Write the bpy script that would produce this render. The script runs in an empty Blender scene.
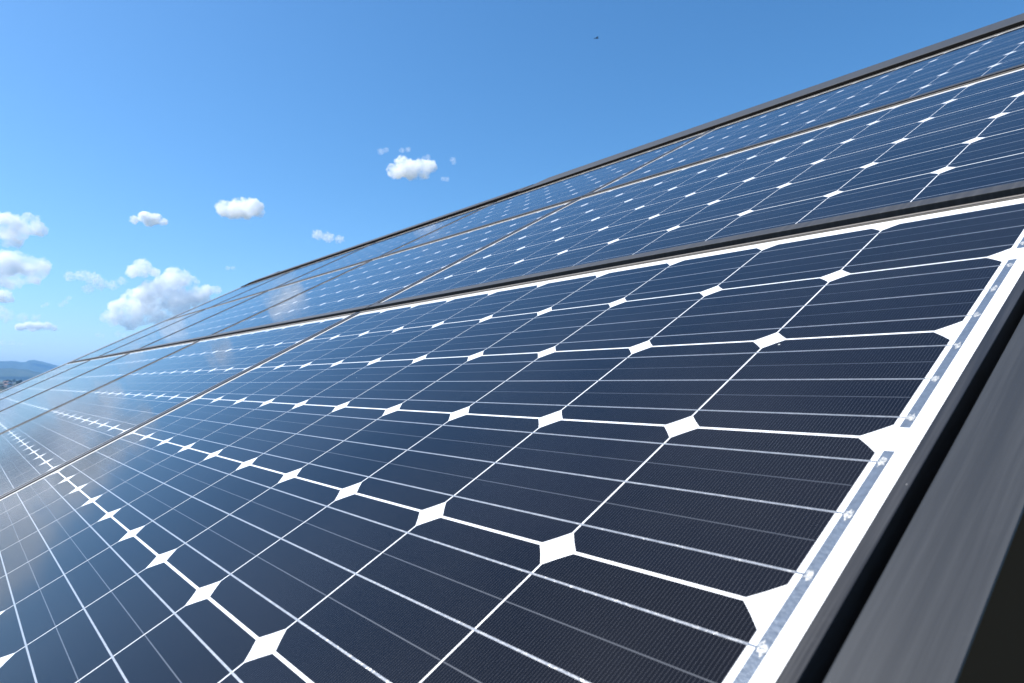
import bpy, bmesh, math, random
from mathutils import Vector, Matrix, noise

scene = bpy.context.scene
R = math.radians
TILT = R(28.685)                    # pitch of the roof; X runs along the rows, Y is up-slope (north)

# ------------------------------------------------------------------ camera
cam = bpy.data.cameras.new('camera')
cam_ob = bpy.data.objects.new('camera', cam)
scene.collection.objects.link(cam_ob)
fwd = Vector((-0.76909149, 0.636039, 0.06287024)).normalized()
right = Vector((0.63729976, 0.770616, 0.0)).normalized()
upv = right.cross(fwd).normalized()
mat = Matrix((right, upv, -fwd)).transposed().to_4x4()
mat.translation = Vector((0.18293389, -0.04138297, 0.2651879))
cam_ob.matrix_world = mat
cam.sensor_width = 22.3
cam.lens = 22.3 * 674.96 / 1024.0
cam.clip_start = 0.01
cam.clip_end = 60000.0
cam.dof.use_dof = True
cam.dof.focus_distance = 0.95
cam.dof.aperture_fstop = 9.0
scene.camera = cam_ob

# ------------------------------------------------------------------ sky, sun, exposure
SUN_EL, SUN_AZ = 52.0, 220.0        # compass azimuth, +Y is north
world = bpy.data.worlds.new('World')
scene.world = world
world.use_nodes = True
wn = world.node_tree
bg = wn.nodes['Background']
sky = wn.nodes.new('ShaderNodeTexSky')
sky.sky_type = 'NISHITA'
sky.sun_disc = False
sky.sun_elevation = R(SUN_EL)
sky.sun_rotation = R(SUN_AZ)
sky.altitude = 300.0
sky.air_density = 1.0
sky.dust_density = 1.1
sky.ozone_density = 7.5
hsv = wn.nodes.new('ShaderNodeHueSaturation')      # the camera's slightly vivid rendering of blue
hsv.inputs['Hue'].default_value = 0.494
hsv.inputs['Saturation'].default_value = 1.15
wn.links.new(sky.outputs[0], hsv.inputs['Color'])
wn.links.new(hsv.outputs[0], bg.inputs[0])
bg.inputs[1].default_value = 0.117

sun = bpy.data.lights.new('sun', 'SUN')
sun.energy = 5.0
sun.angle = R(0.53)
sun.color = (1.0, 0.955, 0.89)
sun_ob = bpy.data.objects.new('sun', sun)
scene.collection.objects.link(sun_ob)
sd = Vector((math.sin(R(SUN_AZ)) * math.cos(R(SUN_EL)), math.cos(R(SUN_AZ)) * math.cos(R(SUN_EL)), math.sin(R(SUN_EL))))
sun_ob.rotation_euler = sd.to_track_quat('Z', 'Y').to_euler()
sun_ob.location = sd * 30

vs = scene.view_settings
vs.view_transform = 'Standard'
vs.look = 'None'
vs.gamma = 1.0
vs.use_curve_mapping = False
vs.exposure = 0.66
scene.cycles.volume_bounces = 40
scene.cycles.max_bounces = 44
scene.cycles.volume_max_steps = 256

# ------------------------------------------------------------------ helpers
COL = scene.collection

def new_mat(name, base=(0.5, 0.5, 0.5), rough=0.5, metal=0.0, coat=0.0, coat_rough=0.05, spec=0.5):
    m = bpy.data.materials.new(name)
    m.use_nodes = True
    b = m.node_tree.nodes['Principled BSDF']
    b.inputs['Base Color'].default_value = (*base, 1)
    b.inputs['Roughness'].default_value = rough
    b.inputs['Metallic'].default_value = metal
    b.inputs['Specular IOR Level'].default_value = spec
    b.inputs['Coat Weight'].default_value = coat
    b.inputs['Coat Roughness'].default_value = coat_rough
    b.inputs['Coat IOR'].default_value = 1.5
    return m

class G:
    """small node-graph helper"""
    def __init__(s, m):
        s.t = m.node_tree
        s.b = s.t.nodes.get('Principled BSDF')
    def n(s, typ, **kw):
        nd = s.t.nodes.new(typ)
        for k, v in kw.items():
            setattr(nd, k, v)
        return nd
    def l(s, a, b):
        s.t.links.new(a, b)
    def math(s, op, a, b=None, c=None, clamp=False):
        nd = s.n('ShaderNodeMath', operation=op, use_clamp=clamp)
        for i, v in enumerate((a, b, c)):
            if v is None:
                continue
            if isinstance(v, (int, float)):
                nd.inputs[i].default_value = v
            else:
                s.l(v, nd.inputs[i])
        return nd.outputs[0]
    def noise(s, vec, scale, detail=4.0, rough=0.55):
        nd = s.n('ShaderNodeTexNoise')
        nd.inputs['Scale'].default_value = scale
        nd.inputs['Detail'].default_value = detail
        nd.inputs['Roughness'].default_value = rough
        if vec is not None:
            s.l(vec, nd.inputs['Vector'])
        return nd.outputs[0]
    def ramp(s, fac, stops):
        nd = s.n('ShaderNodeValToRGB')
        e = nd.color_ramp.elements
        while len(e) < len(stops):
            e.new(0.5)
        for el, (p, c) in zip(e, stops):
            el.position = p
            el.color = (*c, 1) if len(c) == 3 else c
        s.l(fac, nd.inputs[0])
        return nd.outputs[0]
    def mix(s, fac, a, b):
        nd = s.n('ShaderNodeMix', data_type='RGBA')
        if isinstance(fac, (int, float)):
            nd.inputs[0].default_value = fac
        else:
            s.l(fac, nd.inputs[0])
        for i, v in ((6, a), (7, b)):
            if isinstance(v, tuple):
                nd.inputs[i].default_value = (*v, 1)
            else:
                s.l(v, nd.inputs[i])
        return nd.outputs[2]
    def bump(s, h, strength, dist=0.001, to='Normal'):
        nd = s.n('ShaderNodeBump')
        nd.inputs['Strength'].default_value = strength
        nd.inputs['Distance'].default_value = dist
        s.l(h, nd.inputs['Height'])
        s.l(nd.outputs[0], s.b.inputs[to])

def box(bm, x0, x1, y0, y1, z0, z1, mi=0):
    vs_ = [bm.verts.new(p) for p in ((x0, y0, z0), (x1, y0, z0), (x1, y1, z0), (x0, y1, z0),
                                     (x0, y0, z1), (x1, y0, z1), (x1, y1, z1), (x0, y1, z1))]
    fs = []
    for ix in ((3, 2, 1, 0), (4, 5, 6, 7), (0, 1, 5, 4), (1, 2, 6, 5), (2, 3, 7, 6), (3, 0, 4, 7)):
        f = bm.faces.new([vs_[i] for i in ix])
        f.material_index = mi
        fs.append(f)
    return fs

def quad(bm, x0, x1, y0, y1, z, mi=0):
    f = bm.faces.new([bm.verts.new(p) for p in ((x0, y0, z), (x1, y0, z), (x1, y1, z), (x0, y1, z))])
    f.material_index = mi
    return f

def bevel(bm, w, seg=2):
    bmesh.ops.bevel(bm, geom=bm.edges[:], offset=w, segments=seg, affect='EDGES', profile=0.5, clamp_overlap=True)

def mesh_of(name, bm, mats):
    me = bpy.data.meshes.new(name)
    bm.normal_update()
    bm.to_mesh(me)
    bm.free()
    for m in (mats if isinstance(mats, (list, tuple)) else [mats]):
        me.materials.append(m)
    return me

def link(name, data, parent=None, loc=(0, 0, 0), rot=None):
    o = bpy.data.objects.new(name, data)
    COL.objects.link(o)
    if parent is not None:
        o.parent = parent
    o.location = loc
    if rot is not None:
        o.rotation_euler = rot
    return o

def tag(o, label=None, cat=None, group=None, kind=None):
    for k, v in (('label', label), ('category', cat), ('group', group), ('kind', kind)):
        if v:
            o[k] = v
    return o

def slope(x, v, h=0.0):
    """a point of the roof plane (along the rows, up the slope, off the glass) in world metres"""
    return Vector((x, v * math.cos(TILT) - h * math.sin(TILT), v * math.sin(TILT) + h * math.cos(TILT)))

# ------------------------------------------------------------------ materials of the panels
PU, PV = 0.158, 0.15997            # cell pitch along and up the panel
COLS, ROWS = 10, 6

def make_cell_mat():
    m = new_mat('silicon_cell', (0.012, 0.014, 0.028), 0.9, 0, 1.0, 0.085, 0.0)
    m.node_tree.nodes['Principled BSDF'].inputs['Coat IOR'].default_value = 1.32
    m.node_tree.nodes['Principled BSDF'].inputs['Sheen Weight'].default_value = 0.03      # dust film
    m.node_tree.nodes['Principled BSDF'].inputs['Sheen Roughness'].default_value = 0.25
    m.node_tree.nodes['Principled BSDF'].inputs['Sheen Tint'].default_value = (1.0, 0.97, 0.93, 1)
    g = G(m)
    tc = g.n('ShaderNodeTexCoord')
    sx = g.n('ShaderNodeSeparateXYZ')
    g.l(tc.outputs['Object'], sx.inputs[0])
    fr = g.math('FRACT', g.math('MULTIPLY', sx.outputs[0], 1 / 0.00243))
    finger = g.math('LESS_THAN', fr, 0.075)
    geo = g.n('ShaderNodeNewGeometry')
    grain = g.noise(geo.outputs['Position'], 900.0, 3.0, 0.7)
    info = g.n('ShaderNodeObjectInfo')
    cloudy = g.noise(geo.outputs['Position'], 4.0, 3.0, 0.5)
    c1 = g.ramp(grain, [(0.3, (0.0008, 0.0009, 0.0020)), (0.7, (0.0028, 0.0031, 0.0060))])
    c2 = g.mix(g.math('MULTIPLY', info.outputs['Random'], 0.8), c1, (0.0036, 0.0046, 0.0090))
    c3 = g.mix(finger, c2, (0.062, 0.064, 0.072))
    # fine dust and a few dried specks on the glass
    vor = g.n('ShaderNodeTexVoronoi')
    vor.inputs['Scale'].default_value = 42.0
    g.l(geo.outputs['Position'], vor.inputs['Vector'])
    sep = g.n('ShaderNodeSeparateColor')
    g.l(vor.outputs['Color'], sep.inputs[0])
    speck = g.math('MULTIPLY', g.math('LESS_THAN', vor.outputs['Distance'], 0.045), g.math('GREATER_THAN', sep.outputs[0], 0.968))
    c4 = g.mix(speck, c3, (0.55, 0.55, 0.52))
    dust = g.math('MULTIPLY', g.ramp(cloudy, [(0.35, (0, 0, 0)), (0.75, (1, 1, 1))]), 0.016)
    c5 = g.mix(dust, c4, (0.45, 0.42, 0.38))
    g.l(c5, g.b.inputs['Base Color'])
    return m

def make_back_mat():
    m = new_mat('white_backsheet', (0.82, 0.82, 0.81), 0.6, 0, 1.0, 0.07, 0.0)
    g = G(m)
    geo = g.n('ShaderNodeNewGeometry')
    n1 = g.noise(geo.outputs['Position'], 30.0, 4.0)
    g.l(g.ramp(n1, [(0.3, (0.78, 0.78, 0.765)), (0.7, (0.84, 0.84, 0.835))]), g.b.inputs['Base Color'])
    return m

def make_tin_mat(name, base, rough, bump):
    m = new_mat(name, base, rough, 0.45, 1.0, 0.07)
    g = G(m)
    geo = g.n('ShaderNodeNewGeometry')
    n1 = g.noise(geo.outputs['Position'], 260.0, 3.0, 0.6)
    g.l(g.ramp(n1, [(0.3, tuple(c * 0.72 for c in base)), (0.72, base)]), g.b.inputs['Base Color'])
    g.bump(n1, bump, 0.0009)
    return m

M_CELL = make_cell_mat()
M_BACK = make_back_mat()
M_BAR = make_tin_mat('tinned_busbar', (0.42, 0.43, 0.44), 0.36, 1.0)
M_THIN = new_mat('printed_line', (0.055, 0.058, 0.065), 0.5, 0.2, 1.0, 0.07)
M_RIB = make_tin_mat('tinned_ribbon', (0.20, 0.235, 0.28), 0.38, 0.7)
M_SOLDER = make_tin_mat('solder', (0.42, 0.42, 0.39), 0.6, 1.0)
g = G(M_SOLDER)
geo = g.n('ShaderNodeNewGeometry')
g.l(g.ramp(g.noise(geo.outputs['Position'], 620.0, 4.0, 0.75), [(0.42, (0.17, 0.19, 0.21)), (0.56, (0.62, 0.61, 0.57))]), g.b.inputs['Base Color'])

def make_frame_mat(name, base, rough, scuff):
    m = new_mat(name, base, rough, 0.0, 0.0)
    g = G(m)
    geo = g.n('ShaderNodeNewGeometry')
    tc = g.n('ShaderNodeTexCoord')
    mp = g.n('ShaderNodeMapping')
    mp.inputs['Scale'].default_value = (48.0, 1.1, 8.0)
    g.l(tc.outputs['Object'], mp.inputs[0])
    streak = g.noise(mp.outputs[0], 2.6, 6.0, 0.62)
    blot = g.noise(geo.outputs['Position'], 55.0, 5.0, 0.7)
    s = g.math('MULTIPLY', g.ramp(streak, [(0.44, (0, 0, 0)), (0.75, (1, 1, 1))]), scuff)
    c1 = g.mix(s, base, tuple(min(1, c * 2.2 + 0.03) for c in base))
    s2 = g.math('MULTIPLY', g.ramp(blot, [(0.62, (0, 0, 0)), (0.8, (1, 1, 1))]), scuff * 0.25)
    c2 = g.mix(s2, c1, tuple(min(1, c * 2.6 + 0.05) for c in base))
    # sparse pale specks
    vor = g.n('ShaderNodeTexVoronoi')
    vor.inputs['Scale'].default_value = 70.0
    g.l(geo.outputs['Position'], vor.inputs['Vector'])
    sep = g.n('ShaderNodeSeparateColor')
    g.l(vor.outputs['Color'], sep.inputs[0])
    speck = g.math('MULTIPLY', g.math('LESS_THAN', vor.outputs['Distance'], 0.04), g.math('GREATER_THAN', sep.outputs[0], 0.93))
    c3 = g.mix(g.math('MULTIPLY', speck, 0.7), c2, (0.35, 0.35, 0.34))
    g.l(c3, g.b.inputs['Base Color'])
    g.l(g.math('ADD', g.math('MULTIPLY', streak, 0.25), rough - 0.1), g.b.inputs['Roughness'])
    g.bump(streak, 0.12, 0.002)
    return m

M_FRAME = make_frame_mat('black_anodised_frame', (0.019, 0.0185, 0.0185), 0.35, 0.8)
M_SEAL = new_mat('grey_brown_seal', (0.065, 0.058, 0.052), 0.3)
M_LIP = new_mat('champagne_lip', (0.17, 0.148, 0.122), 0.55)
M_BAR_GREY = make_frame_mat('grey_brown_bar', (0.032, 0.032, 0.033), 0.5, 0.4)
M_TRIM = make_frame_mat('grey_coated_trim', (0.0175, 0.0200, 0.0235), 0.55, 0.28)
M_TRIM_X = make_frame_mat('grey_coated_flashing', (0.028, 0.031, 0.035), 0.6, 0.2)
M_DECK_SHADE = new_mat('black_deck_and_gap_shade', (0.005, 0.005, 0.005), 0.95, spec=0.0)  # matt black for the roof deck and for the painted ridge-gap shade
M_BROWN = new_mat('dark_brown_board', (0.078, 0.05, 0.031), 0.95, spec=0.0)

# ------------------------------------------------------------------ the building that carries the array
X_FAR = -8.42                       # far verge of the roof
V_TOP = 3.47
house = link('house', None, None, (0, 0, 0))
tag(house, 'house whose dark pitched roof carries the three rows of solar panels', 'house')

bm = bmesh.new()
box(bm, X_FAR + 0.02, 0.0375, -0.16, V_TOP + 0.1, -0.16, -0.075)
roof = link('roof', mesh_of('roof', bm, M_DECK_SHADE), house, (0, 0, 0), (TILT, 0, 0))

# north slope and the walls below, seen only from other positions
ridge = slope(0, V_TOP + 0.115, -0.09)
bm = bmesh.new()
y0, z0 = ridge.y, ridge.z
drop = 2.3
a = [bm.verts.new(p) for p in ((X_FAR + 0.02, y0, z0), (0.0375, y0, z0), (0.0375, y0 + drop, z0 - drop * math.tan(TILT)), (X_FAR + 0.02, y0 + drop, z0 - drop * math.tan(TILT)))]
bm.faces.new(a)
b_ = bmesh.ops.extrude_face_region(bm, geom=bm.faces[:])
bmesh.ops.translate(bm, vec=(0, 0, -0.08), verts=[v for v in b_['geom'] if isinstance(v, bmesh.types.BMVert)])
bmesh.ops.recalc_face_normals(bm, faces=bm.faces[:])
m_tile = new_mat('grey_roof_sheet', (0.09, 0.09, 0.095), 0.6)
link('roof', mesh_of('roof', bm, m_tile), house)

m_wall = new_mat('rendered_wall', (0.42, 0.39, 0.34), 0.85)
g = G(m_wall)
geo = g.n('ShaderNodeNewGeometry')
g.l(g.ramp(g.noise(geo.outputs['Position'], 3.0, 5.0), [(0.3, (0.36, 0.33, 0.29)), (0.7, (0.46, 0.43, 0.38))]), g.b.inputs['Base Color'])
GROUND_Z = -6.0
bm = bmesh.new()
eave = slope(0, -0.10, -0.17)
back_y = y0 + drop - 0.1
prof = [(0.02, GROUND_Z), (0.02, eave.z), (y0, z0 - 0.2), (back_y, z0 - 0.2 - (back_y - y0) * math.tan(TILT)), (back_y, GROUND_Z)]
va = [bm.verts.new((X_FAR + 0.2, p[0], p[1])) for p in prof]
vb = [bm.verts.new((-0.12, p[0], p[1])) for p in prof]
bm.faces.new(va)
bm.faces.new(list(reversed(vb)))
for i in range(len(prof)):
    j = (i + 1) % len(prof)
    bm.faces.new((va[j], va[i], vb[i], vb[j]))
bmesh.ops.recalc_face_normals(bm, faces=bm.faces[:])
link('wall', mesh_of('wall', bm, m_wall), house)

# dark barge board under the near verge
bm = bmesh.new()
box(bm, 0.0395, 0.0815, -0.2, V_TOP + 0.1, -0.34, -0.0014)
bevel(bm, 0.0010)
link('barge_board', mesh_of('barge_board', bm, M_BROWN), house, (0, 0, 0), (TILT, 0, 0))

# ------------------------------------------------------------------ metal trims round the array
def trim_profile(bm, pts, along, a0, a1, close=True):
    """extrude a closed (across, height) profile along the rows ('x') or the slope ('v')"""
    ring = []
    for t in (a0, a1):
        ring.append([bm.verts.new((p[0], t, p[1]) if along == 'v' else (t, p[0], p[1])) for p in pts])
    n = len(pts)
    for i in range(n):
        j = (i + 1) % n
        bm.faces.new((ring[0][i], ring[0][j], ring[1][j], ring[1][i]))
    bm.faces.new(list(reversed(ring[0])))
    bm.faces.new(ring[1])
    bmesh.ops.recalc_face_normals(bm, faces=bm.faces[:])

# near verge: flat flange with a rounded fold on its outer edge
bm = bmesh.new()
pts = [(0.0388, -0.045), (0.0388, 0.0012), (0.0402, 0.0026), (0.052, 0.0031), (0.066, 0.0030), (0.0834, 0.0024), (0.0838, 0.0017), (0.0838, 0.0010), (0.0832, -0.0004), (0.0392, -0.0010), (0.0392, -0.045)]
trim_profile(bm, pts, 'v', -0.2, V_TOP + 0.055)
vt = link('verge_trim', mesh_of('verge_trim', bm, M_TRIM), None, (0, 0, 0), (TILT, 0, 0))
tag(vt, 'wide dark grey metal trim with pale scuffs running beside the nearest panel', 'metal trim')

# far verge
bm = bmesh.new()
pts = [(X_FAR - 0.03, -0.06), (X_FAR - 0.03, 0.002), (X_FAR - 0.028, 0.004), (X_FAR + 0.205, 0.0035), (X_FAR + 0.205, -0.045)]
trim_profile(bm, pts, 'v', -0.2, V_TOP + 0.055)
M_EDGE = new_mat('pale_verge_metal', (0.16, 0.17, 0.18), 0.35)
ft = link('verge_trim', mesh_of('verge_trim', bm, M_EDGE), None, (0, 0, 0), (TILT, 0, 0))
tag(ft, 'thin metal trim on the far sloping edge of the panels below the clouds', 'metal trim')

# ridge flashing: two flat lengths lapped end to end, the near one wider and lying on the far one
def ridge_flashing(x0, x1, v0, v1, h, label):
    L = x1 - x0
    root = link('ridge_flashing', None, None, slope(x1, v0, h), (TILT, 0, 0))
    w = v1 - v0
    bm = bmesh.new()
    pts = [(0.0, -0.003), (0.0, -0.0008), (0.0008, 0.0), (w * 0.45, 0.0006), (w - 0.004, 0.0), (w, -0.003), (w, -0.03), (w - 0.003, -0.03), (w - 0.003, -0.003)]
    trim_profile(bm, pts, 'x', -L, 0)
    link('metal_sheet', mesh_of('metal_sheet', bm, M_TRIM_X), root)
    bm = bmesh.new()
    box(bm, -L, 0, 3.0505 - v0, 0.02, -0.05 - h, -0.0032)  # black strip standing in for the shade of the open ridge gap
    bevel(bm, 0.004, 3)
    link('ridge_gap_shade', mesh_of('ridge_gap_shade', bm, M_DECK_SHADE), root)
    tag(root, label, 'ridge flashing', 'ridge flashings along the top edge of the panels')
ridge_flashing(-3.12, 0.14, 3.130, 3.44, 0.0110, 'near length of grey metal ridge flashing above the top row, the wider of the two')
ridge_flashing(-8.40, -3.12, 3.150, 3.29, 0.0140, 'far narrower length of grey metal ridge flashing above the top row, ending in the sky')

# ------------------------------------------------------------------ one solar panel with all its parts, then copies
CHAM = 0.0157
GU, GV = 0.0008, 0.0013            # half gaps between the cells

def cell_mesh():
    bm = bmesh.new()
    hx, hy, c = PU / 2 - GU, PV / 2 - GV, CHAM
    p = [(-hx + c, -hy), (hx - c, -hy), (hx, -hy + c), (hx, hy - c), (hx - c, hy), (-hx + c, hy), (-hx, hy - c), (-hx, -hy + c)]
    # slightly bowed corners, as on cells cut from a round ingot
    q = []
    for i in range(8):
        a_, b2 = p[i], p[(i + 1) % 8]
        q.append(a_)
        if i % 2 == 1:
            mx, my = (a_[0] + b2[0]) / 2, (a_[1] + b2[1]) / 2
            s = 1.0 + 0.0003 / math.hypot(mx, my)
            q.append((mx * s, my * s))
    f = bm.faces.new([bm.verts.new((x, y, 0.00006)) for x, y in q])
    f.material_index = 0
    for k in (-1, 0, 1):            # three busbars, carried across the gap to the next cell
        y = k * PV / 3
        quad(bm, -PU / 2, PU / 2, y - 0.0008, y + 0.0008, 0.00014, 1)
    for k in (-0.5, 0.5):           # finer printed lines between them
        y = k * PV / 3
        quad(bm, -hx + 0.001, hx - 0.001, y - 0.0004, y + 0.0004, 0.0001, 2)
    return mesh_of('solar_cell', bm, [M_CELL, M_BAR, M_THIN])

LIP_R0, LIP_R1 = 0.0219, 0.0306
LIP_L0, LIP_L1 = -COLS * PU - 0.0165, -COLS * PU - 0.0245
LIP_B0, LIP_B1 = -0.0150, -0.0220
LIP_T0, LIP_T1 = 0.9780, 0.9850

def frame_mesh(b0, b1, hb):
    bm = bmesh.new()
    d = -0.042
    box(bm, LIP_R0, LIP_R1, b0 + 0.0002, LIP_T1, d, 0.0030)
    box(bm, LIP_L1, LIP_L0, b0 + 0.0002, LIP_T1, d, 0.0030, 3)
    box(bm, LIP_L0 + 0.0001, LIP_R0 - 0.0001, LIP_T0, LIP_T1 - 0.0001, d, 0.0029, 1)
    box(bm, LIP_L1, LIP_R1, b1, b0, d, hb, 2)
    bevel(bm, 0.0006, 2)
    return mesh_of('frame', bm, [M_FRAME, M_LIP, M_BAR_GREY, M_SEAL])

def back_mesh():
    bm = bmesh.new()
    box(bm, LIP_L0 - 0.002, LIP_R0 + 0.002, LIP_B0 - 0.002, LIP_T0 + 0.002, -0.0048, 0.0)
    return mesh_of('backsheet', bm, M_BACK)

def seal_mesh():
    bm = bmesh.new()
    box(bm, LIP_L1 - 0.0130, LIP_L1 - 0.0003, LIP_B1 + 0.001, LIP_T1 - 0.001, -0.03, 0.0022)
    bevel(bm, 0.0008, 1)
    return mesh_of('joint_seal', bm, M_SEAL)

RX0, RX1 = 0.0034, 0.0098
def ribbon_mesh(r0, r1):
    """flat collector ribbon joining the cell rows r0..r1 at the panel's end"""
    bm = bmesh.new()
    y0, y1 = r0 * PV + 0.0140, r1 * PV - 0.0140
    quad(bm, RX0, RX1, y0, y1, 0.00012, 0)
    rnd = random.Random(int(r0 * 7 + r1))
    for row in range(r0, r1):
        for k in (-1, 0, 1):
            y = (row + 0.5) * PV + k * PV / 3
            quad(bm, -GU, RX0, y - 0.0006, y + 0.0006, 0.00016, 0)
            # solder joint, an irregular blob
            n = 12
            ring = [bm.verts.new((0.5 * (RX0 + RX1) + 0.0029 * math.cos(t * 2 * math.pi / n) * rnd.uniform(0.45, 1.1),
                                  y + 0.0062 * math.sin(t * 2 * math.pi / n) * rnd.uniform(0.35, 1.2), 0.0002)) for t in range(n)]
            c = bm.verts.new((0.5 * (RX0 + RX1), y, 0.0003))
            for t in range(n):
                f = bm.faces.new((ring[t], ring[(t + 1) % n], c))
                f.material_index = 1
    return mesh_of('bus_ribbon', bm, [M_RIB, M_SOLDER])

panel = link('solar_panel', None)
FRAME_LOW = frame_mesh(LIP_B0, LIP_B1, 0.0031)       # bottom row: open lower margin
FRAME_UP = frame_mesh(0.0045, LIP_B1, 0.0036)        # upper rows: wide lower bar
link('frame', FRAME_LOW, panel)
link('backsheet', back_mesh(), panel)
link('joint_seal', seal_mesh(), panel)
cm = cell_mesh()
for r in range(ROWS):
    for c in range(COLS):
        link('solar_cell', cm, panel, (-(c + 0.5) * PU, (r + 0.5) * PV, 0))
for r0, r1 in ((0, 1), (1, 3), (3, 5), (5, 6)):
    link('bus_ribbon', ribbon_mesh(r0, r1), panel)

PITCH = 1.649
ROW_V = (0.0, 1.0343, 2.0615)
ROW_NAME = ('bottom', 'middle', 'top')
COL_NAME = ('nearest', 'second nearest', 'third nearest', 'second farthest', 'farthest')
labels = {
    (0, 0): 'large nearest solar panel of the bottom row, its white edge beside the grey trim',
    (0, 1): 'solar panel left of the nearest one in the bottom row, behind the first brown seam',
    (0, 2): 'pale reflecting solar panel third along the bottom row from the near end',
    (0, 3): 'solar panel fourth along the bottom row, pale with mirrored sky',
    (0, 4): 'farthest solar panel of the bottom row, its end beside the distant hills',
    (1, 0): 'nearest solar panel of the middle row, right above the large front panel',
    (1, 1): 'second nearest solar panel of the middle row, left of its first seam',
    (1, 2): 'third solar panel along the middle row, with a cloud mirrored in it',
    (1, 3): 'fourth solar panel along the middle row, narrow with foreshortening',
    (1, 4): 'farthest solar panel of the middle row, a pale sliver below the clouds',
    (2, 0): 'nearest solar panel of the top row, under the near ridge flashing at the right',
    (2, 1): 'second nearest solar panel of the top row, under the joint of the two ridge flashings',
    (2, 2): 'third solar panel along the top row from the near end',
    (2, 3): 'fourth solar panel along the top row, a thin blue sliver under the ridge flashing',
    (2, 4): 'farthest solar panel of the top row, at the far end of the ridge flashing',
}
kids = list(panel.children)
for r in range(3):
    for c in range(5):
        if r == 0 and c == 0:
            p = panel
        else:
            p = panel.copy()
            COL.objects.link(p)
            for k in kids:
                q = k.copy()
                COL.objects.link(q)
                q.parent = p
                if q.data == FRAME_LOW and r > 0:
                    q.data = FRAME_UP
        p.location = slope(-c * PITCH, ROW_V[r], 0)
        p.rotation_euler = (TILT, 0, 0)
        tag(p, labels[(r, c)], 'solar panel', 'solar panels in three rows on the roof')

# ------------------------------------------------------------------ land: ground sheet, town, hills
def polar(az, d):
    """compass azimuth measured from +Y towards -X, distance"""
    return -math.sin(R(az)) * d, math.cos(R(az)) * d

def ground_h(x, y):
    d = math.hypot(x, y)
    if d < 60:
        return GROUND_Z
    t = min(1.0, (d - 60) / 900)
    h = GROUND_Z - 7.0 * t
    if d > 1300:
        h += (d - 1300) * 0.0079
    n = noise.noise(Vector((x / 420.0, y / 420.0, 3.1)))
    return h + n * 5.0 * min(1.0, d / 1500)

m_ground = new_mat('fields_and_scrub', (0.09, 0.10, 0.05), 0.95, spec=0.1)
g = G(m_ground)
geo = g.n('ShaderNodeNewGeometry')
n1 = g.noise(geo.outputs['Position'], 0.012, 8.0, 0.65)
n2 = g.noise(geo.outputs['Position'], 0.12, 5.0, 0.6)
c1 = g.ramp(n1, [(0.32, (0.035, 0.055, 0.02)), (0.5, (0.10, 0.10, 0.055)), (0.68, (0.17, 0.14, 0.10))])
c2 = g.mix(g.math('MULTIPLY', g.ramp(n2, [(0.45, (0, 0, 0)), (0.62, (1, 1, 1))]), 0.7), c1, (0.045, 0.06, 0.03))
g.l(c2, g.b.inputs['Base Color'])
bm = bmesh.new()
rings = [0, 8, 20, 40, 60, 100, 160, 250, 400, 600, 850, 1100, 1300, 1500, 1700, 1900, 2150, 2400, 2700, 3000, 3400, 3900, 4500, 5300, 6300, 7600, 9200, 11000, 13000]
SEG = 120
prev = None
for d in rings:
    if d == 0:
        prev = [bm.verts.new((0, 0, GROUND_Z))]
        continue
    cur = []
    for k in range(SEG):
        x, y = polar(k * 360 / SEG, d)
        cur.append(bm.verts.new((x, y, ground_h(x, y) if d < 7000 else ground_h(*polar(k * 360 / SEG, 7000)) * 0.4)))
    for k in range(SEG):
        j = (k + 1) % SEG
        if len(prev) == 1:
            bm.faces.new((prev[0], cur[k], cur[j]))
        else:
            bm.faces.new((prev[k], cur[k], cur[j], prev[j]))
    prev = cur
for f in bm.faces:
    f.smooth = True
bmesh.ops.recalc_face_normals(bm, faces=bm.faces[:])
gr = link('ground', mesh_of('ground', bm, m_ground))
tag(gr, kind='structure')

m_hill = new_mat('wooded_hillside', (0.05, 0.07, 0.03), 0.95, spec=0.1)
g = G(m_hill)
geo = g.n('ShaderNodeNewGeometry')
n1 = g.noise(geo.outputs['Position'], 0.006, 8.0, 0.65)
g.l(g.ramp(n1, [(0.35, (0.02, 0.035, 0.015)), (0.6, (0.045, 0.06, 0.03)), (0.75, (0.10, 0.095, 0.06))]), g.b.inputs['Base Color'])

def hill(name, dist, depth, knots, seed):
    """a ridge: knots are (azimuth, crest elevation in degrees) seen from the roof"""
    bm = bmesh.new()
    azs = [66 + 0.25 * i for i in range(int((128 - 66) / 0.25))]
    prof = [(-1.0, 0.0), (-0.8, 0.13), (-0.6, 0.34), (-0.4, 0.57), (-0.2, 0.82), (-0.08, 0.96), (0.0, 1.0), (0.15, 0.95), (0.5, 0.6), (1.0, 0.0)]
    grid = []
    for az in azs:
        e = knots[-1][1]
        if az <= knots[0][0]:
            e = knots[0][1]
        for (a0, e0), (a1, e1) in zip(knots, knots[1:]):
            if a0 <= az <= a1:
                t = (az - a0) / (a1 - a0)
                t = t * t * (3 - 2 * t)
                e = e0 + (e1 - e0) * t
        H = dist * math.tan(R(e))
        H += (noise.fractal(Vector((az * 2.2, seed, 0)), 1.0, 2.0, 4)) * dist * 0.0007
        col = []
        for s, w in prof:
            d = dist + s * depth
            x, y = polar(az, d)
            base = -20.0
            z = base + (H - base) * w
            z += noise.fractal(Vector((x / 500, y / 500, seed)), 1.0, 2.0, 5) * 14 * (1 - abs(w * 2 - 1))
            col.append(bm.verts.new((x, y, z)))
        grid.append(col)
    for a_, b2 in zip(grid, grid[1:]):
        for i in range(len(prof) - 1):
            f = bm.faces.new((a_[i], a_[i + 1], b2[i + 1], b2[i]))
            f.smooth = True
    bmesh.ops.recalc_face_normals(bm, faces=bm.faces[:])
    o = link(name, mesh_of(name, bm, m_hill))
    tag(o, kind='structure')
    return o

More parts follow.
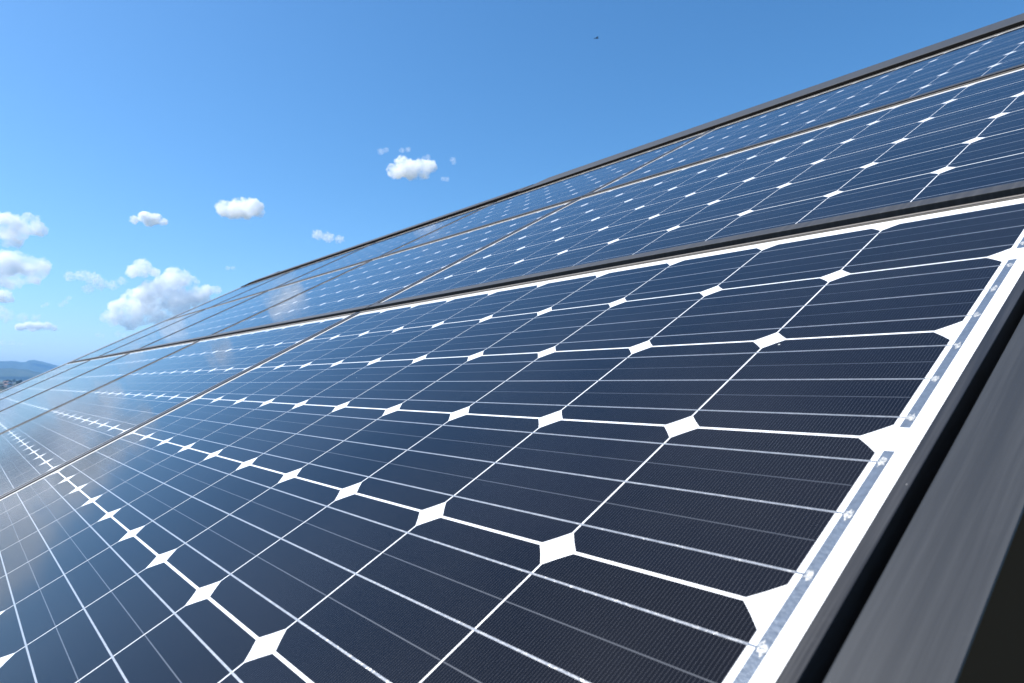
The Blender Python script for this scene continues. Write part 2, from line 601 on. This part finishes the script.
hill('hill', 6500, 1500, [(66, 0.3), (80, 0.45), (84.5, 0.62), (85.4, 0.83), (86.2, 1.0), (86.9, 1.07), (87.6, 1.06), (90, 0.9), (96, 1.1), (110, 0.7), (128, 0.4)], 1.7)
hill('mountain', 10500, 2200, [(66, 0.5), (78, 0.9), (82.5, 1.0), (84.2, 1.27), (84.8, 1.42), (85.3, 1.58), (85.8, 1.68), (86.35, 1.47), (86.8, 1.58), (87.6, 1.54), (89.5, 1.7), (94, 1.3), (104, 1.6), (128, 0.8)], 5.3)

# town on the plain below the hills
rnd = random.Random(11)
def house_mat(name, c):
    return new_mat(name, c, 0.85)
wall_ms = [house_mat('pale_wall', (0.62, 0.58, 0.52)), house_mat('white_wall', (0.74, 0.73, 0.70)), house_mat('ochre_wall', (0.48, 0.38, 0.26))]
roof_ms = [house_mat('clay_roof', (0.17, 0.095, 0.07)), house_mat('brown_roof', (0.11, 0.08, 0.065))]
m_win = new_mat('dark_window', (0.03, 0.035, 0.04), 0.2)
house_meshes = []
for k in range(6):
    bm = bmesh.new()
    w, d, h = rnd.uniform(9, 15), rnd.uniform(8, 11), rnd.uniform(5, 9)
    box(bm, -w / 2, w / 2, -d / 2, d / 2, -2, h, 0)
    rh = rnd.uniform(2.2, 3.2)
    e = 0.5
    v = [bm.verts.new(p) for p in ((-w / 2 - e, -d / 2 - e, h + 0.02), (w / 2 + e, -d / 2 - e, h + 0.02), (w / 2 + e, d / 2 + e, h + 0.02), (-w / 2 - e, d / 2 + e, h + 0.02), (-w / 2 - e, 0, h + rh), (w / 2 + e, 0, h + rh))]
    for ix in ((0, 1, 5, 4), (2, 3, 4, 5), (0, 4, 3), (1, 2, 5), (3, 2, 1, 0)):
        f = bm.faces.new([v[i] for i in ix])
        f.material_index = 1
    for sy in (-1, 1):
        for fl in range(int(h // 2.9)):
            for i in range(3):
                x = -w / 2 + w * (i + 0.5) / 3
                box(bm, x - 0.6, x + 0.6, sy * (d / 2 + 0.03) - 0.05, sy * (d / 2 + 0.03) + 0.05, 1 + fl * 2.9, 2.4 + fl * 2.9, 2)
    for sx in (-1, 1):
        for fl in range(int(h // 2.9)):
            for i in range(2):
                y = -d / 2 + d * (i + 0.5) / 2
                box(bm, sx * (w / 2 + 0.03) - 0.05, sx * (w / 2 + 0.03) + 0.05, y - 0.6, y + 0.6, 1 + fl * 2.9, 2.4 + fl * 2.9, 2)
    bmesh.ops.recalc_face_normals(bm, faces=bm.faces[:])
    house_meshes.append(mesh_of('town_house', bm, [wall_ms[k % 3], roof_ms[k % 2], m_win]))
HL = 'tiny pale house with a low roof in the distant town below the hills'
for k in range(95):
    az = rnd.uniform(83.5, 93)
    d = rnd.choice((rnd.uniform(1500, 2400), rnd.uniform(2200, 4200)))
    x, y = polar(az, d)
    o = link('town_house', house_meshes[k % 6], None, (x, y, ground_h(x, y)), (0, 0, rnd.uniform(0, math.pi)))
    s = rnd.uniform(0.7, 1.15)
    o.scale = (s, s, s)
    tag(o, HL, 'house', 'houses of the distant town')

m_leaf = new_mat('tree_foliage', (0.045, 0.065, 0.025), 0.9, spec=0.1)
g = G(m_leaf)
geo = g.n('ShaderNodeNewGeometry')
g.l(g.ramp(g.noise(geo.outputs['Position'], 0.6, 4.0), [(0.35, (0.025, 0.04, 0.015)), (0.65, (0.07, 0.085, 0.035))]), g.b.inputs['Base Color'])
m_bark = new_mat('tree_bark', (0.10, 0.08, 0.06), 0.9)
crowns, trunks = [], []
for k in range(4):
    bm = bmesh.new()
    for i in range(260):
        u = Vector((rnd.gauss(0, 1), rnd.gauss(0, 1), rnd.gauss(0, 1))).normalized() * (rnd.random() ** 0.4)
        lob = 1 + 0.35 * noise.noise(u * 2.1 + Vector((k * 9, 0, 0)))
        c = Vector((u.x * 3.4 * lob, u.y * 3.4 * lob, 6.2 + u.z * 3.6 * lob))
        nrm = Vector((rnd.gauss(0, 1), rnd.gauss(0, 1), rnd.gauss(0, 1))).normalized()
        t = nrm.orthogonal().normalized()
        b2 = nrm.cross(t)
        s = rnd.uniform(0.5, 1.0)
        bm.faces.new([bm.verts.new(c + t * s), bm.verts.new(c + b2 * s * 0.8), bm.verts.new(c - t * s), bm.verts.new(c - b2 * s * 0.8)])
    crowns.append(mesh_of('crown', bm, m_leaf))
    bm = bmesh.new()
    bmesh.ops.create_cone(bm, cap_ends=True, segments=7, radius1=0.35, radius2=0.14, depth=6, matrix=Matrix.Translation((0, 0, 3)))
    trunks.append(mesh_of('trunk', bm, m_bark))
for k in range(70):
    az = rnd.uniform(83.5, 93)
    d = rnd.uniform(1050, 3300)
    x, y = polar(az, d)
    t = link('tree', None, None, (x, y, ground_h(x, y) - 0.3), (0, 0, rnd.uniform(0, 6.28)))
    s = rnd.uniform(0.9, 1.9)
    t.scale = (s, s, s)
    link('crown', crowns[k % 4], t)
    link('trunk', trunks[k % 4], t)
    tag(t, 'tiny dark green tree standing among the houses of the distant town', 'tree', 'trees of the distant town')

# ------------------------------------------------------------------ clouds: lumpy bodies of real vapour above the haze
def cloud_mat(name, dens, scale, lo, hi):
    m = bpy.data.materials.new(name)
    m.use_nodes = True
    g = G(m)
    t = g.t
    t.nodes.remove(g.b)
    out = t.nodes['Material Output']
    pv = g.n('ShaderNodeVolumePrincipled')
    pv.inputs['Color'].default_value = (1, 1, 1, 1)
    pv.inputs['Anisotropy'].default_value = 0.0
    geo = g.n('ShaderNodeNewGeometry')
    n1 = g.noise(geo.outputs['Position'], scale, 7.0, 0.62)
    n2 = g.noise(geo.outputs['Position'], scale * 3.7, 4.0, 0.6)
    nn = g.math('ADD', g.math('MULTIPLY', n1, 0.68), g.math('MULTIPLY', n2, 0.32))
    d = g.math('MULTIPLY', g.ramp(nn, [(lo, (0, 0, 0)), (hi, (1, 1, 1))]), dens)
    g.l(d, pv.inputs['Density'])
    g.l(pv.outputs[0], out.inputs['Volume'])
    try:
        m.cycles.volume_step_rate = 0.6
    except Exception:
        pass
    return m


def cloud(az, el, dist, blobs, label, thin, seed):
    """blobs: (right, up, towards, radius) in thousandths of the distance"""
    c = Vector((*polar(az, dist * math.cos(R(el))), dist * math.sin(R(el))))
    to = Vector((c.x, c.y, 0)).normalized()
    rt = Vector((to.y, -to.x, 0))
    k = dist / 1000.0
    rb = max(b[3] for b in blobs) * k
    if thin:
        m = cloud_mat('thin_vapour', (3.0 if thin == 2 else 0.6 if rb < 4.6e-3 * dist else 1.5) / rb, 1.9 / rb, 0.44, 0.70)
    else:
        m = cloud_mat('cumulus_vapour', 3.6 / rb, 0.85 / rb, 0.425, 0.62)
    bm = bmesh.new()
    for (a_, b2, d, r) in blobs:
        p = rt * a_ * k + Vector((0, 0, 1)) * b2 * k + to * d * k
        bmesh.ops.create_icosphere(bm, subdivisions=3, radius=r * k * 1.2, matrix=Matrix.Translation(p) @ Matrix.Diagonal((1, 1, 0.86, 1)))
    me = mesh_of('cloud', bm, m)
    o = link('cloud', me, None, c)
    rmin = min(b[3] for b in blobs) * k
    md = o.modifiers.new('remesh', 'REMESH')
    md.mode = 'VOXEL'
    md.voxel_size = max(rmin * 0.14, max(b[3] for b in blobs) * k * 0.05)
    dg = bpy.context.evaluated_depsgraph_get()
    ev = o.evaluated_get(dg)
    me2 = bpy.data.meshes.new_from_object(ev)
    o.modifiers.clear()
    o.data = me2
    bpy.data.meshes.remove(me)
    me2.name = 'cloud'
    rbig = max(b[3] for b in blobs) * k
    for v, nrm in [(v, v.normal.copy()) for v in me2.vertices]:
        f = noise.fractal(v.co / (rbig * 0.55) + Vector((seed * 7.3, 0, 0)), 0.9, 2.1, 5)
        f2 = noise.fractal(v.co / (rbig * 0.16) + Vector((0, seed * 3.1, 0)), 0.7, 2.0, 4)
        v.co += nrm * (f * rbig * (0.42 if thin else 0.24) + f2 * rbig * (0.16 if thin else 0.07))
    for p in me2.polygons:
        p.use_smooth = True
    if not me2.materials:
        me2.materials.append(m)
    tag(o, label, 'cloud', 'clouds in the blue sky')
    return o

#CLOUD_TABLE
CLOUDS = [
    (87.50, 10.49, 6200, [(-25.8, -2.5, -4.7, 14.86), (-5.7, 2.7, -7.1, 14.86), (9.4, 2.5, -1.7, 13.8), (20.7, 11.1, -4.0, 9.55), (26.9, 2.4, -5.0, 9.55), (2.2, -7.9, -1.5, 12.74), (-43.4, -9.6, 8.5, 16.98), (-62.6, -5.6, 6.9, 19.11), (-81.3, -19.5, 5.4, 16.98), (-19.9, -13.2, -4.3, 12.74)], 'puffy white cloud with grey base at the upper left edge', 0),
    (86.85, 7.99, 7600, [(-28.0, -6.4, 0.8, 18.24), (-9.6, 1.4, -4.6, 17.17), (6.8, -0.5, -5.5, 13.95), (21.5, 1.0, -4.6, 9.66), (29.4, 3.0, -2.2, 6.44), (11.9, -8.4, 5.5, 10.73), (-5.3, -11.2, 5.1, 12.87), (-53.3, -6.8, 8.7, 23.6), (-79.4, -3.0, 9.3, 25.75), (-103.7, -14.7, -8.7, 23.6), (-69.8, -27.8, -3.9, 17.17), (-39.4, -19.2, 2.1, 13.95)], 'broad white cloud below the upper left puffy one, cut by the picture edge', 0),
    (82.43, 7.27, 8200, [(-24.4, 6.7, 1.6, 5.8), (-12.0, 9.0, 3.0, 6.95), (-1.3, 6.2, 3.7, 8.11), (7.5, -0.7, -3.4, 6.95), (-5.1, -7.9, 0.7, 5.8), (20.6, -0.9, 1.2, 5.8), (31.4, 5.0, 0.0, 4.64)], 'ragged thin cloud just left of the biggest cloud', 1),
    (77.76, 6.56, 7800, [(-27.6, 35.8, -4.3, 11.17), (-37.7, 31.1, -0.2, 7.45), (-14.9, 31.7, -3.7, 7.45), (14.6, 26.0, 7.8, 14.9), (-0.5, 17.0, 6.0, 13.65), (26.7, 20.2, 0.6, 11.17), (-17.4, 1.6, -3.9, 16.14), (-34.3, -6.0, 6.7, 13.65), (5.9, -1.0, 1.5, 17.38), (29.6, 3.0, 6.8, 14.9), (-48.5, -17.1, 5.2, 12.41), (-28.1, -23.7, 0.1, 14.9), (-5.2, -20.0, -1.7, 16.14), (15.8, -16.3, 1.6, 13.65), (-59.1, -30.4, -0.8, 9.93), (-39.0, -34.6, -4.0, 9.93), (48.9, 10.8, -2.0, 8.69), (62.4, 14.3, 2.3, 6.21), (41.9, -1.7, -5.4, 9.93)], 'largest heaped white cloud with grey hollows above the far end of the panels', 0),
    (79.07, 12.32, 5000, [(-15.6, -4.4, -2.7, 4.89), (-3.4, 0.9, 1.1, 7.33), (8.0, -0.4, -1.9, 7.33), (17.3, -3.2, 0.2, 4.89), (1.3, -5.0, -0.2, 6.11)], 'small ragged cloud left of the oval one', 0),
    (72.65, 13.66, 4400, [(-18.6, -1.8, -2.0, 10.58), (-0.1, 2.7, 7.9, 13.22), (16.3, 2.9, -4.3, 11.9), (-9.9, -5.0, -1.0, 9.25), (8.9, -4.5, -3.3, 9.25), (26.7, -1.6, 0.8, 5.29)], 'compact oval white cloud in the open blue', 0),
    (59.16, 17.82, 3400, [(-12.7, 6.2, -2.3, 8.73), (-19.5, -6.5, -1.8, 10.19), (-2.8, -0.1, 3.9, 13.1), (14.1, 0.6, -2.5, 11.64), (28.2, 4.0, 0.6, 8.73), (-8.5, 10.6, 2.8, 5.82), (19.8, -7.4, -4.2, 8.73), (2.9, -9.5, -4.6, 8.73)], 'bright white cloud highest in the sky, leaning tower on its left side', 0),
    (65.99, 12.04, 4700, [(-10.9, 0.7, -2.3, 7.0), (2.7, -1.2, 2.2, 7.0), (17.8, -3.2, 0.8, 5.6)], 'small faint cloud just above the top edge of the panels', 1),
    (61.44, 18.96, 3300, [(-2.8, -0.2, -1.4, 4.32), (4.1, 3.0, -0.7, 3.6)], 'tiny wisp upper left of the highest cloud', 1),
    (55.50, 18.59, 3300, [(0.0, 0.0, -1.5, 3.83), (1.4, -4.1, -0.1, 2.94)], 'tiny wisp right of the highest cloud', 1),
    (56.09, 17.06, 3500, [(-4.3, -0.1, -1.6, 2.94), (1.4, 0.0, 0.8, 3.23)], 'tiny wisp lower right of the highest cloud', 1),
    (59.60, 19.29, 3300, [(-4.2, -1.6, 1.7, 3.49), (4.2, 0.2, 1.9, 3.49), (32.2, -9.4, 1.0, 3.49), (26.6, -11.0, 1.6, 2.91)], 'thin wisps just above the highest cloud', 1),
    (87.60, 5.82, 10500, [(-10.3, -0.8, -4.9, 8.45), (-0.1, 2.4, -2.1, 8.45), (6.7, -0.7, 2.4, 4.22)], 'small round white cloud at the left edge under the broad one', 0),
    (87.61, 4.67, 11500, [(-11.2, 0.5, 2.8, 8.44), (-2.0, 3.4, -0.8, 7.38), (3.8, -1.0, 3.4, 6.33), (19.2, -2.4, 0.8, 5.27), (31.9, -1.7, 1.6, 4.22)], 'low pale cloud at the left edge above the flat one', 1),
    (85.64, 3.95, 13000, [(-16.6, -0.8, -1.1, 4.6), (-7.9, 0.8, -1.9, 5.03), (0.9, 1.3, -0.3, 5.03), (9.9, 1.7, -2.1, 4.82), (17.1, -0.4, -0.5, 3.83), (-3.9, -1.4, 2.4, 4.38)], 'flat low white cloud above the blue hills', 0),
    (87.37, 2.78, 15000, [(-12.2, -0.4, -0.8, 3.81), (-2.8, -0.1, -2.1, 3.6), (6.7, 0.2, -1.6, 2.96), (14.4, -0.7, -0.9, 2.33)], 'lowest thin cloud strip at the left edge over the hills', 1),
    (84.01, 5.80, 9000, [(-5.0, -4.0, 1.0, 2.93), (-1.0, -0.1, -0.5, 3.16), (2.9, 5.1, -0.7, 2.71)], 'slanting wisp left of the biggest cloud', 1),
    (85.18, 5.51, 9000, [(-3.0, -1.4, -1.1, 2.21), (1.0, 1.3, 1.4, 2.43)], 'tiny wisp in the gap between left clouds and the biggest cloud', 1),
    (73.27, 9.06, 6500, [(-2.5, -0.2, -0.3, 3.15), (3.8, 0.2, -1.0, 2.89)], 'tiny wisp between the biggest cloud and the ridge flashing', 1),
    (81.38, 3.57, 12500, [(-10.8, -0.4, -1.6, 3.06), (-5.4, -1.5, -1.3, 2.35), (10.9, 1.7, -1.4, 3.53), (17.6, 0.6, 0.6, 2.82)], 'faint small puffs under the biggest cloud near the horizon', 1),
]
CLOUDS += [
    (93.0, 6.4, 8000, [(-42, 6, 20, 26), (-12, -4, -10, 30), (16, 6, 30, 27), (44, -2, 5, 22), (60, 8, 0, 17), (-64, -4, 0, 22), (-25, 20, 10, 20), (5, 24, -20, 19), (-85, 4, 10, 18)],
     'wide white cloud low in the west, mirrored in the far left panels', 0),
    (92.5, 3.0, 13000, [(-50, 0, 0, 11), (-25, 2, 0, 12), (0, 0, 10, 13), (24, 1, 0, 12), (46, 0, 0, 11), (66, 0, 0, 8)],
     'long low cloud bank in the west just over the hills', 0),
]
CLOUDS += [  # veil added out of view so the far panels reflect an even white
    (96.4, 7.5, 9500, [(-84, 0, 20, 34), (-52, 14, -20, 36), (-50, -22, 0, 32), (-18, -4, 10, 40), (14, 18, 0, 38), (20, -24, -10, 34), (52, 2, 0, 40), (88, 8, 20, 34), (84, -22, 0, 30), (-20, 34, 0, 30), (50, 34, 0, 28)],
     'added milky veil of thin cloud out of view in the west, whitening the far panels by reflection', 2),
]
#CLOUD_END
for i, (az, el, dist, blobs, label, thin) in enumerate(CLOUDS):
    cloud(az, el, dist, blobs, label, thin, i + 1)

# ------------------------------------------------------------------ haze over the land
def add_haze(density):
    bm = bmesh.new()
    box(bm, -14000, 14000, -14000, 14000, -60, 345)
    m = bpy.data.materials.new('haze_air')
    m.use_nodes = True
    g = G(m)
    g.t.nodes.remove(g.b)
    pv = g.n('ShaderNodeVolumePrincipled')
    pv.inputs['Color'].default_value = (0.26, 0.56, 1.0, 1)
    pv.inputs['Density'].default_value = density
    pv.inputs['Anisotropy'].default_value = 0.2
    g.l(pv.outputs[0], g.t.nodes['Material Output'].inputs['Volume'])
    o = link('haze', mesh_of('haze', bm, m))
    tag(o, kind='stuff')
add_haze(0.9e-4)

# ------------------------------------------------------------------ a bird high in the sky
def bird():
    x, y = polar(42.93, 60)
    z = 60 * math.tan(R(27.86))
    m = new_mat('dark_plumage', (0.035, 0.032, 0.03), 0.8)
    bm = bmesh.new()
    secs = [(-0.20, 0.004, 0.0), (-0.14, 0.025, 0.0), (-0.05, 0.045, 0.0), (0.04, 0.05, 0.0), (0.10, 0.036, 0.004), (0.13, 0.03, 0.010), (0.165, 0.026, 0.012), (0.19, 0.010, 0.008), (0.215, 0.002, 0.005)]
    prev = None
    for xx, r, dz in secs:
        ring = [bm.verts.new((xx, r * math.cos(a * math.pi / 4), dz + r * 0.85 * math.sin(a * math.pi / 4))) for a in range(8)]
        if prev:
            for i in range(8):
                bm.faces.new((prev[i], prev[(i + 1) % 8], ring[(i + 1) % 8], ring[i]))
        else:
            bm.faces.new(list(reversed(ring)))
        prev = ring
    bm.faces.new(prev)
    # wings (cambered, swept, thin tips) and a forked tail, grown into the same body
    for s in (-1, 1):
        st = [(0.02, 0.16, 0.02, 0.035), (0.14, 0.15, 0.06, 0.06), (0.26, 0.11, 0.065, 0.02), (0.40, 0.03, 0.05, -0.07)]
        pr = None
        for yy, ch, zz, le in st:
            t = 0.012 if yy < 0.3 else 0.004
            ring = [bm.verts.new(p) for p in ((le, s * yy, zz), (le - ch * 0.4, s * yy, zz + t), (le - ch, s * yy, zz), (le - ch * 0.4, s * yy, zz - t * 0.3))]
            if pr:
                for i in range(4):
                    bm.faces.new((pr[i], pr[(i + 1) % 4], ring[(i + 1) % 4], ring[i]))
            else:
                bm.faces.new(ring)
            pr = ring
        bm.faces.new(pr)
        tl = [bm.verts.new(p) for p in ((-0.15, s * 0.004, 0.005), (-0.15, s * 0.03, 0.003), (-0.30, s * 0.06, 0.0), (-0.26, s * 0.012, 0.002))]
        tb = [bm.verts.new(v.co - Vector((0, 0, 0.008))) for v in tl]
        bm.faces.new(tl)
        bm.faces.new(list(reversed(tb)))
        for i in range(4):
            bm.faces.new((tl[i], tb[i], tb[(i + 1) % 4], tl[(i + 1) % 4]))
    bmesh.ops.recalc_face_normals(bm, faces=bm.faces[:])
    o = link('bird', mesh_of('bird', bm, m), None, (x, y, z), (R(12), R(-8), R(70)))
    tag(o, 'tiny dark bird gliding high in the clear sky above the panels', 'bird')
bird()
